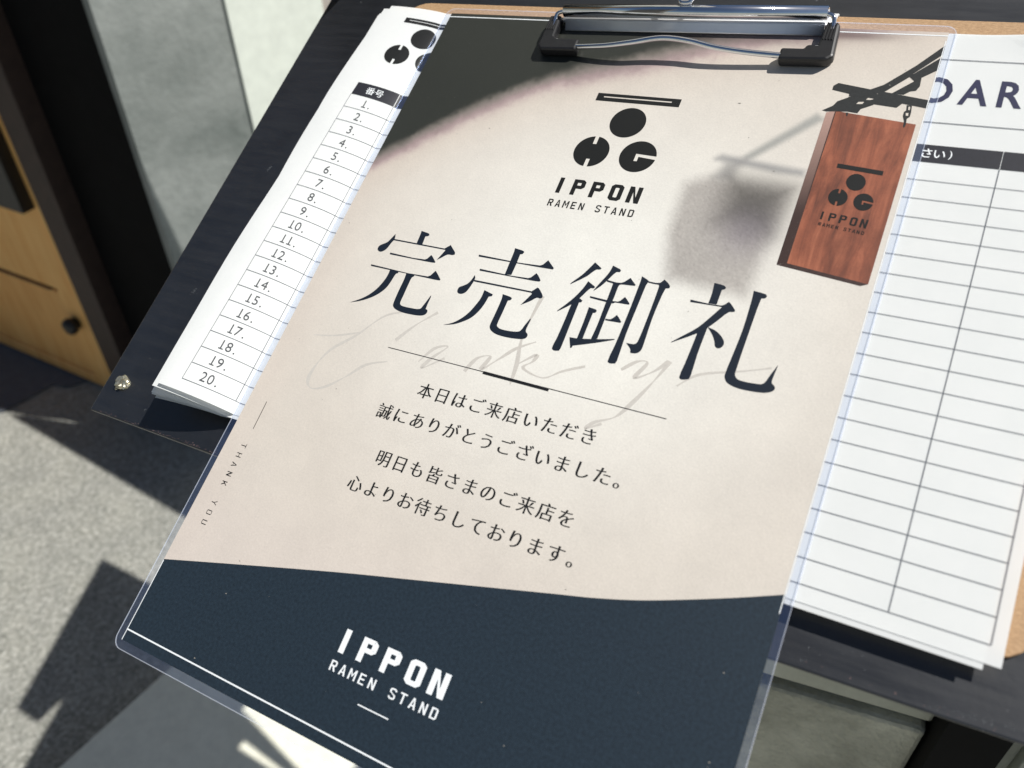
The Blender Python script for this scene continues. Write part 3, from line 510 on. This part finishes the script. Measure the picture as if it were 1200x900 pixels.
for _ in range(120):
    x = rnd.uniform(-82, 0) if rnd.random() < .75 else rnd.uniform(215, 300); fleck(x, (226.2 if x < 0 else 224.6)-abs(rnd.gauss(0, .55)), rnd.uniform(.08, .32))
tag(mesh_obj('edge_wear', sv, sf, flat('reddish_worn_edge', lin(104,84,82), .8, .3, 900).m, tb, bo), kind='stuff')
# lumpy bright stud near the lower left corner
bm = bmesh.new(); bmesh.ops.create_icosphere(bm, subdivisions=3, radius=1)
for vtx in bm.verts:
    n = mathutils.noise.noise(vtx.co*1.3+Vector((3,1,7)))*.5 + mathutils.noise.cell(vtx.co*2.3)*.16 + mathutils.noise.noise(vtx.co*3.4)*.2
    vtx.co *= 1+n; vtx.co = Vector((vtx.co.x*3.7, vtx.co.y*3.1, max(vtx.co.z, -.25)*1.9))
bm.to_mesh(me := bpy.data.meshes.new('stud')); bm.free()
vv = [(-73.2+v.co.x, 211.3-v.co.y, HB+.4+v.co.z) for v in me.vertices]; ff = [tuple(p.vertices) for p in me.polygons]
m_stud = flat('crumpled_bright_metal', lin(206,200,176), .22, .25, 900, metal=.85).m
mesh_obj('stud', vv, ff, m_stud, tb, bo)

# ================================================================ CLIPBOARD
co = (115, 100, -6.3)
cb = thing('clipboard', 'brown hardboard clipboard with chromed wire clip at its top', 'clipboard', co)
prism('board', rrect(-30, 271.5, -9.5, 207.5, 12), -6.3, -3.4, m_mdf, cb, co, bev=.0004)
CA = math.radians(-1.7); CX, CY = 114.5, 0
def cl(x, y, z): return (CX + x*math.cos(CA) - y*math.sin(CA), CY + x*math.sin(CA) + y*math.cos(CA), z)
def strip_part(name, prof, hw, mat, th):
    v, f = [], []; n = len(prof)
    for x in (-hw, hw):
        for y, z in prof: v.append(cl(x, y, z))
    for i in range(n-1): f.append((i, i+1, n+i+1, n+i))
    o = mesh_obj(name, v, f, mat, cb, co, smooth=True); md = o.modifiers.new('solid', 'SOLIDIFY'); md.thickness = th; md.offset = 0; return o
strip_part('clip_plate', [(5.9,.25),(5.4,.55),(4.8,1.1),(4.0,1.85),(3.2,2.6),(2.5,3.3)], 53.2, m_plate, .0005)
cyc, czc, rc = .2, 5.6, 2.3
strip_part('clip_roll', [(cyc+rc*math.cos(math.radians(-62+k*12)), czc+rc*math.sin(math.radians(-62+k*12))) for k in range(0, 29)], 53.8, m_chrome, .0007)
v, f = [], []
for x in (-56, 56):
    for y, z in ((-8,-3.3),(-6.5,-1.5),(-3,-.4),(1.0,1.2),(2.6,2.0)): v.append(cl(x, y, z))
for i in range(4): f.append((i, i+1, 5+i+1, 5+i))
bp_ = mesh_obj('clip_base', v, f, m_plate, cb, co, smooth=True); md = bp_.modifiers.new('solid', 'SOLIDIFY'); md.thickness = .0009; md.offset = 0
# wire lever: arms from the roll down to the feet, wavy bar between the feet
W1 = [cl(-53, 1.3, 6.4), cl(-56.5, 2.2, 5.8), cl(-57.3, 6, 4.0), cl(-56.8, 14, 2.6)]
W2 = [cl(53, 1.3, 6.4), cl(56.0, 2.2, 5.8), cl(56.6, 6, 4.0), cl(56.0, 14, 2.6)]
tube('lever_wire', W1, .85, m_chrome, cb, co); tube('lever_wire', W2, .85, m_chrome, cb, co)
tube('lever_wire', [(69, 19.0, 3.0), (76, 19.3, 3.9), (86, 19.2, 5.0), (97, 18.2, 6.4), (109, 16.2, 7.4), (120, 16.3, 6.8), (131, 17.8, 5.6), (143, 18.2, 4.4), (158, 17.9, 3.2)], 1.1, m_chrome, cb, co)
def foot(pts, ridge, name='rubber_foot'):
    o = prism(name, pts, .25, 4.6, m_rubber, cb, co, bev=.0010)
    v, f = [], []
    for q in range(4):
        x = ridge[0]+q*1.05; y0, y1 = ridge[1], ridge[2]; box(v, f, x, x+.45, y0, y1, 4.5, 5.0)
    mesh_obj('grip_ridge', v, f, m_rubber, o, co).parent = o
foot([(54.2,3.5),(59.4,3.2),(60.4,14.6),(62,15.6),(72.6,15.8),(72.8,21.6),(56.5,22.2),(54.6,20.4)], (54.9,4.6,11.5))
foot([(168.4,1.6),(173.4,1.8),(174.8,17.6),(172.6,19.8),(155.4,20.6),(155.2,14.9),(163.5,14.7),(164.2,12.8),(168.0,12.6)], (169.0,2.4,10.5))
for s_ in (-1, 1): tube('hook', [cl(-1+s_*2.2, -2.5, 9.2), cl(-1+s_*4.2, -5, 10.8), cl(-1+s_*6.2, -9.5, 10.2), cl(-1+s_*6.6, -13, 9)], 1.0, m_chrome, cb, co)
tube('hook', [cl(-3.2, -2.5, 9.2), cl(-2.4, -1.2, 8.9), cl(.4, -1.2, 8.9), cl(1.2, -2.5, 9.2)], 1.0, m_chrome, cb, co)

# ================================================================ FORMS: a pile of landscape sheets curling up at the left
def curl(x, y, amp=1.0, low=0.0):
    if x >= -3.2: z = 0
    else:
        u = (-3.2-x)/29.8; t = max(0, min(1, y/210))
        A = 3.6 + (8.2-3.6)*min(1, t/.28) + max(0, t-.28)/.72*5.6
        g = 1.55*u**.8 - .55*u*u if u < 1.3 else 1.2
        z = A*g*amp
    if x > 222 and y < 12: z += ((x-222)/42)**2*((12-y)/12)**1.5*5
    return z
fo = (115, 100, -3)
def sheet(name, z0, amp, dx, dy, lift=0.0, droop=0.0, dyl=0.0):
    v, f = [], []
    for y in NY:
        for x in NX:
            u = max(0, (-x-2)/31); c = amp
            if y > 176 and droop: c = amp - droop*((y-176)/34)**2*(.35+.65*u)
            wv = (0 if dx == 0 else .9)*math.sin(y/17+dx)*u*(.4+.6*abs(math.sin(y/61)))
            v.append((x+dx+wv, y+dy+dyl*max(0, min(1, (40-x)/73)), z0 + curl(x, y, c) + (lift*u*max(0, (y-150)/60)**2)))
    nx = len(NX)
    for j in range(len(NY)-1):
        for i in range(nx-1): f.append((j*nx+i, j*nx+i+1, (j+1)*nx+i+1, (j+1)*nx+i))
    return mesh_obj(name, v, f, m_paper, None, fo, smooth=True)
ZT = -.5
top = sheet('printed_form', ZT, 1.0, 0, 0)
tag(top, 'printed numbered waiting-list form, top sheet of the pile behind the poster', 'paper form')
for i, (z0, amp, dx, dy, dr_, dyl) in enumerate(((-.75,.96,-4.0,1.7,.03,-.2),(-1.0,.74,-6.0,-.4,.04,4.0),(-1.4,.68,-6.6,-.8,.05,4.8),(-1.8,.58,-7.5,-1.2,.08,4.8),(-2.3,.54,-7.2,-1.6,.08,6.0),(-2.8,.50,-7.8,-2.0,.08,5.1))):
    s_ = sheet('paper_sheet', z0, amp, dx, dy, 0, dr_, dyl)
    if i == 0: tag(s_, 'plain white sheet directly under the numbered form, poking out along its left and lower edges', 'paper sheet', 'plain sheets piled under the printed form')
    else: tag(s_, 'blank white sheet deep in the pile, below the plain sheet under the numbered form', 'paper sheet', 'plain sheets piled under the printed form')
# a loose sheet pushed out further up-left, lying just below the form
xt, xd, hr0, hr1, x4, x5, y_end = -24.2, -4.2, 49.4, 56.5, 236.1, 260.8, 205.0
zf = lambda x, y: ZT + curl(x, y)
L = Shape(.2, zf); pitch = (y_end-hr1)/20
for k in range(1, 21): L.line((xt, hr1+pitch*k), (x5, hr1+pitch*k), .2, seg=40)
for x in (xt, xd, x4, x5): L.line((x, hr1), (x, y_end), .2, .03, seg=24)
L.line((60, 12.1), (262, 12.1), .28, seg=20); L.line((60, 39.9), (262, 39.9), .28, seg=20)
L.build('table_rule', m_line, top, fo)
Hh = Shape(.16, zf)
for a, b in ((xt, xd-.15), (xd+.15, x4-.15), (x4+.15, x5)):
    n = 12; 
    for k in range(n): x0 = a+(b-a)*k/n; x1 = a+(b-a)*(k+1)/n; Hh.k = 0; Hh.poly([(x0,hr0),(x1,hr0),(x1,hr1),(x0,hr1)])
Hh.build('header_band', m_head, top, fo)
G = Shape(.14, zf)
for k in range(20): mono_number(G, '%d.' % (k+1), -14.3, hr1+pitch*(k+.5)+.1, 5.9, 2.75)
G.build('row_number', m_digit, top, fo)
Wt = Shape(.19, zf)
for ch, x in (('番', -16.4), ('号', -12.2)): put_text(Wt, ch, x, (hr0+hr1)/2, 4.3, cjk=True)
Wt.build('header_text', m_white_ink, top, fo); Wt = Shape(.19, zf)
for ch, x in (('だ', 213.0-9.0), ('さ', 213.6+.1), ('い', 217.6), (')', 221.2)):
    if ch == ')': put_text(Wt, ch, 221.0, (hr0+hr1)/2, 3.9)
    else: put_text(Wt, ch, x, (hr0+hr1)/2, 4.3, cjk=True, bold=.01)
Wt.build('header_text', m_white_ink, top, fo)
T = Shape(.12, zf)
for ch, x0, x1 in (('B', 194.3, 202.2), ('O', 205.6, 216.3), ('A', 218.6, 227.6), ('R', 230.4, 237.8), ('D', 241.2, 250.2)):
    put_text(T, ch, 0, 0, 10, fit_box=(x0, 20.3 if ch != 'O' else 20.1, x1, 31.4 if ch != 'O' else 31.6), bold=.018)
T.build('title_text', m_title, top, fo)
Lg = Shape(.12, zf); k_ = .79; logo(Lg, True, lambda x, y: (-20.8 + x*k_, 6.7 + y*k_)); Lg.build('form_logo', m_soft, top, fo)

# ================================================================ LAMINATED POSTER
PH = 299.8; po = (105, 150, 0)
ps = thing('poster', 'laminated beige and navy sold-out notice clipped over the forms', 'poster', po)
nx, ny = 281, 401
X, Y = np.meshgrid(np.linspace(0, 210, nx), np.linspace(0, PH, ny))
def sdf(pts, X, Y):
    d2 = np.full(X.shape, 1e9); ins = np.zeros(X.shape, bool); n = len(pts)
    for i in range(n):
        (ax, ay), (bx_, by_) = pts[i], pts[(i+1) % n]; ex, ey = bx_-ax, by_-ay
        t = np.clip(((X-ax)*ex+(Y-ay)*ey)/(ex*ex+ey*ey+1e-9), 0, 1); d2 = np.minimum(d2, (X-ax-t*ex)**2+(Y-ay-t*ey)**2)
        c = ((ay > Y) != (by_ > Y)); xi = ax+(Y-ay)/(by_-ay+1e-12)*ex; ins ^= c & (X < xi)
    return np.where(ins, 1, -1)*np.sqrt(d2)
sm = lambda x, a, b: (lambda t: t*t*(3-2*t))(np.clip((x-a)/(b-a), 0, 1))
rgb = lambda *c: np.array(lin(*c)[:3])
beige = rgb(205,197,186)*np.ones(X.shape+(1,)); warm = rgb(198,187,176); light = rgb(224,222,214)
c = beige.copy()
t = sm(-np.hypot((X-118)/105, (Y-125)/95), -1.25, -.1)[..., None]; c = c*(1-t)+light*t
t = (sm(20-X, 0, 20)*sm(Y, 60, 150)*.55)[..., None]; c = c*(1-t)+warm*t
t = (sm(Y, 215, 262)*.6)[..., None]; c = c*(1-t)+rgb(203,192,183)*t
# dark soft shape in the upper left, with a violet fringe
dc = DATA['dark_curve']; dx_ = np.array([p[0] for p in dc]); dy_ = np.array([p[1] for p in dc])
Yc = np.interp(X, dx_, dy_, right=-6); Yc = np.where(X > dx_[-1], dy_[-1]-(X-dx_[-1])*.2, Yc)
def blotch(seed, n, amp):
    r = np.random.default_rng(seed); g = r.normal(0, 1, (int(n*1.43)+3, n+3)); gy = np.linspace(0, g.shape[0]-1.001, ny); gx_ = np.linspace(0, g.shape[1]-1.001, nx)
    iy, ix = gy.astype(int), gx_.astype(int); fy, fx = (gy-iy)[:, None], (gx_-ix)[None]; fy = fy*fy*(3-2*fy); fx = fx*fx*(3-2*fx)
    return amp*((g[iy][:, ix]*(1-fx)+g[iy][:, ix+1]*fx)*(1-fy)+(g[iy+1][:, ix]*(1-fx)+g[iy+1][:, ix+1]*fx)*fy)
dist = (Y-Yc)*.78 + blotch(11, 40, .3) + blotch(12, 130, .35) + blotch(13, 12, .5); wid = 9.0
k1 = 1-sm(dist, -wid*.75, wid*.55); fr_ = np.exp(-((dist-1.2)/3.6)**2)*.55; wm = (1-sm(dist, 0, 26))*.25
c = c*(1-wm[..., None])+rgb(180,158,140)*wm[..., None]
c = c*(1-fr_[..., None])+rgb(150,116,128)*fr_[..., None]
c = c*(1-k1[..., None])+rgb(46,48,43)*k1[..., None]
# picture of the hanging sign's shadow
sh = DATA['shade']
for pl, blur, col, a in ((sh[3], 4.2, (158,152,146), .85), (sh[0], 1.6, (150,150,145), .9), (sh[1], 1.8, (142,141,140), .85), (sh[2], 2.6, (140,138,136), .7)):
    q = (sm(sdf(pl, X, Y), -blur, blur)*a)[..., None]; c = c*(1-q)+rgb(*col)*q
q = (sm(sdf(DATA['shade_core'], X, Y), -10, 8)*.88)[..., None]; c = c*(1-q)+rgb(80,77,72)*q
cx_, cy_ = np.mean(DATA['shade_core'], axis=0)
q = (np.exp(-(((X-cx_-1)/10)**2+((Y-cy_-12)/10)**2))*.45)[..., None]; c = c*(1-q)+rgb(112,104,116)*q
# soft brown patches along the upper edge
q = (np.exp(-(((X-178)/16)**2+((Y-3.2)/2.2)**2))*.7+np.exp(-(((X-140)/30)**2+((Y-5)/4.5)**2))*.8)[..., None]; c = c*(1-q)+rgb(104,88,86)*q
c = c*(1+(blotch(1, 9, .012)+blotch(2, 22, .009)+blotch(4, 60, .007))[..., None])
nz = np.random.default_rng(3).normal(0, .012, X.shape)[..., None]; gr = np.random.default_rng(5).normal(0, .05, X.shape)[..., None]
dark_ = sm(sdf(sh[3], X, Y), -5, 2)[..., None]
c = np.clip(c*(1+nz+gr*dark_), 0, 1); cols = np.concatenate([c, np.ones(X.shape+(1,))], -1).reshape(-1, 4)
V = np.stack([X, Y, np.zeros_like(X)], -1).reshape(-1, 3)
idx = np.arange(nx*ny).reshape(ny, nx); F_ = np.stack([idx[:-1,:-1], idx[:-1,1:], idx[1:,1:], idx[1:,:-1]], -1).reshape(-1, 4)
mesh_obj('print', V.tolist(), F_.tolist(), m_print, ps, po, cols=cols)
# navy foot with a curved top
cur = [tuple(p) for p in DATA['navy']]; cur = [(0, cur[0][1])]+cur[1:-1]+[(210, cur[-1][1]-.5)]
fine = []
for i in range(len(cur)-1):
    p0 = Vector(cur[max(i-1,0)]); p1, p2 = Vector(cur[i]), Vector(cur[i+1]); p3 = Vector(cur[min(i+2,len(cur)-1)])
    for k in range(6): t = k/6; q = .5*((2*p1)+(-p0+p2)*t+(2*p0-5*p1+4*p2-p3)*t*t+(-p0+3*p1-3*p2+p3)*t**3); fine.append((q.x, q.y))
fine.append(cur[-1]); S = Shape(.03); S.poly(fine+[(210, PH),(0, PH)]); S.build('navy_band', m_navy, ps, po)
S = Shape(.06)
S.line((0, 295.9), (209.6, 296.3), .5); S.line((.2, 269.5), (.2, PH), .32); S.line((0, 2.1), (210, 1.7), .45); S.line((209.75, 4), (209.75, 215), .25)
S.build('trim_line', m_white_ink, ps, po)
# headline: four large brush-serif characters, sold-out notice
S = Shape(.05)
for pl in DATA['head']: S.poly(smooth_closed(pl, 3))
S.build('headline', m_headink, ps, po)
S = Shape(.05); D1 = DATA['rules']
S.line(D1['thin'][0], D1['thin'][1], .3); S.line(D1['thick'][0], D1['thick'][1], 1.15, .01); S.line(D1['tick'][0], D1['tick'][1], .28)
S.build('rule', m_soft, ps, po)
# body text, four lines
S = Shape(.05)
for txt, x0, y0, slope in (('本日はご来店いただき', 73.3, 180.1, 0), ('誠にありがとうございました。', 60.9, 191.6, 0), ('明日も皆さまのご来店を', 69.0, 208.3, 0), ('心よりお待ちしております。', 62.7, 219.9, 0)):
    for i, ch in enumerate(txt): put_text(S, ch, x0+7.2*i, y0, 6.4, cjk=True, thin_y=.009, thin_x=-.021)
S.build('body_text', m_soft, ps, po)
S = Shape(.05)
ty = D1['ty']; chars = 'THANK YOU'
for i, ch in enumerate(chars):      # reads down the sheet, letters turned a quarter to the right
    if ch == ' ': continue
    y = ty[0][1] + (ty[1][1]-ty[0][1])*i/(len(chars)-1); x = 9.0
    for pl in glyph(ch, .17): S.poly([(x+1.25-(b/H_)*2.5, y-.85+a*1.7) for a, b in pl])
S.build('side_text', m_soft, ps, po)
# logo and name above the headline
S = Shape(.05); logo(S, True, lambda x, y: (88.95+x, 39.1+y)); S.build('logo_mark', m_black, ps, po)
S = Shape(.05); word(S, 'IPPON', [(89.2,81.5),(89.2,88.7),(123.1,81.4),(123.1,88.7)], .135, .35)
word(S, 'RAMENSTAND'[:5], [(88.0,91.8),(88.0,95.0),(103.1,91.7),(103.1,94.9)], .135, .27); word(S, 'STAND', [(107.9,91.6),(107.9,94.8),(123.1,91.5),(123.1,94.7)], .135, .27)
S.build('logo_name', m_black, ps, po)
S = Shape(.06); word(S, 'IPPON', [(84.4,265.2),(84.4,272.9),(124.7,265.2),(124.7,272.9)], .135, .35)
word(S, 'RAMEN', [(83.7,275.6),(83.7,278.9),(101.6,275.6),(101.6,278.9)], .135, .25); word(S, 'STAND', [(107.2,275.6),(107.2,278.9),(125.0,275.6),(125.0,278.9)], .135, .25)
S.line((98.6,284.4), (110.4,284.4), .38); S.build('foot_name', m_white_ink, ps, po)
# picture of a wooden sign on an iron bracket
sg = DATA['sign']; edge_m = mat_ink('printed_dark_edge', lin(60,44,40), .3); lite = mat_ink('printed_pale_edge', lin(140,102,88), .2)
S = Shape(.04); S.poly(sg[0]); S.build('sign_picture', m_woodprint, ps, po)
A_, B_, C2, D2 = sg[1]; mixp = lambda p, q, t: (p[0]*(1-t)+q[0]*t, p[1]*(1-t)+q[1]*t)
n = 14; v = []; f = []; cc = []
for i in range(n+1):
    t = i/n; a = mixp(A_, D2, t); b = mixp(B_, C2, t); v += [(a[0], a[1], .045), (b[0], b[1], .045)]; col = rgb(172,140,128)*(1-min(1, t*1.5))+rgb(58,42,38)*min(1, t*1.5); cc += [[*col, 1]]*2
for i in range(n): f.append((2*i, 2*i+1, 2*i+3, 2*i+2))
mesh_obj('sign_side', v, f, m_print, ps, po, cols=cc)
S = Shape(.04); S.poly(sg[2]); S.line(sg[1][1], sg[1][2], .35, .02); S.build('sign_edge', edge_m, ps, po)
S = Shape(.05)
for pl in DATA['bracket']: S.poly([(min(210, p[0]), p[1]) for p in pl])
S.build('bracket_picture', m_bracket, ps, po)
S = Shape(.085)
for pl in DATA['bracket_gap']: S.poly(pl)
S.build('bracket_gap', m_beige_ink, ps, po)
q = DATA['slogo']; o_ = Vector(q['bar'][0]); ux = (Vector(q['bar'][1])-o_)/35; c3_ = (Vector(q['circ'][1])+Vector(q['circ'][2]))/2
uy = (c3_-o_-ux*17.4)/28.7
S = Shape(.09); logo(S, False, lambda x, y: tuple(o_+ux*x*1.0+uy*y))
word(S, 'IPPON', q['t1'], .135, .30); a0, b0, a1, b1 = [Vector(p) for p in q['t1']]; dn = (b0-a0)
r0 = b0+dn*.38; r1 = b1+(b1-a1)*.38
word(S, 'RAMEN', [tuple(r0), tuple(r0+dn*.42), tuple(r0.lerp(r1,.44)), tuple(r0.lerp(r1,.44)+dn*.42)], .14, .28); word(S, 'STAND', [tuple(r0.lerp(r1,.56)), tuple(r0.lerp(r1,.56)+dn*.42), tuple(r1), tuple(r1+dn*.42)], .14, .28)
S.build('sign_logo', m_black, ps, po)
# pale handwriting behind the headline
S = Shape(.015)
rg = random.Random(2)
for j, pl in enumerate(DATA['ghost']):
    P = [Vector(p) for p in pl]; C_ = []
    for i in range(len(P)-1):
        p0 = P[max(i-1,0)]; p1, p2 = P[i], P[i+1]; p3 = P[min(i+2,len(P)-1)]
        for k in range(7): t = k/7; C_.append(.5*((2*p1)+(-p0+p2)*t+(2*p0-5*p1+4*p2-p3)*t*t+(-p0+3*p1-3*p2+p3)*t**3))
    C_.append(P[-1]); Lf, Rt = [], []
    for i, c_ in enumerate(C_):
        d_ = C_[min(i+1,len(C_)-1)]-C_[max(i-1,0)]; d_.normalize(); n_ = Vector((-d_.y, d_.x)); w_ = (.22+.8*abs(d_.y)*abs(math.sin(i*.21+j)))*.85
        Lf.append(c_+n_*w_); Rt.append(c_-n_*w_)
    b = len(S.v); z = .012+j*.0015
    for a_, b_ in zip(Lf, Rt): S.v += [(a_.x, a_.y, z), (b_.x, b_.y, z)]
    for i in range(len(Lf)-1): S.f.append((b+2*i, b+2*i+1, b+2*i+3, b+2*i+2))
S.build('pale_script', m_ghost, ps, po)
dv, df = [], []
for _ in range(70):
    x, y, r_ = rnd.uniform(3, 207), rnd.uniform(6, 296), rnd.choice((.08, .1, .13, .2)); k0 = len(dv); n_ = rnd.randint(4, 6); a0 = rnd.random()*6; st_ = rnd.uniform(.6, 1.8)
    for k in range(n_): dv.append((x+r_*st_*math.cos(a0+k/n_*6.283), y+r_*math.sin(a0+k/n_*6.283), .13))
    df.append(tuple(range(k0, k0+n_)))
tag(mesh_obj('dust_speck', dv, df, flat('grey_dust', lin(140,136,128), .9, .3, 900).m, ps, po), kind='stuff')
# clear laminate beyond the paper, with its cut edge
outer = rrect(-3.0, 212.6, -3.0, 303.0, 4.2, 6); inner = rrect(-.02, 210.02, -.02, PH+.02, .02, 6)
n = len(outer); v = [(x,y,.02) for x,y in outer]+[(x,y,.02) for x,y in inner]; f = [(i, (i+1)%n, n+(i+1)%n, n+i) for i in range(n)]
up_faces(mesh_obj('laminate_border', v, f, m_film, ps, po))
o1 = rrect(-3.0, 212.6, -3.0, 303.0, 4.2, 6); o2_ = rrect(-2.72, 212.32, -2.72, 302.72, 4.0, 6)
v = [(x,y,z) for z in (.06,-.14) for x,y in o1]+[(x,y,z) for z in (.06,-.14) for x,y in o2_]; f = []
for i in range(n):
    j = (i+1)%n; f += [(i, j, n+j, n+i), (2*n+i, 3*n+i, 3*n+j, 2*n+j), (i, 2*n+i, 2*n+j, j)]
eo = mesh_obj('laminate_edge', v, f, m_filmedge, ps, po)
bm = bmesh.new(); bm.from_mesh(eo.data); bmesh.ops.recalc_face_normals(bm, faces=bm.faces); bm.to_mesh(eo.data); bm.free(); up_faces(eo)
bpy.context.view_layer.update()
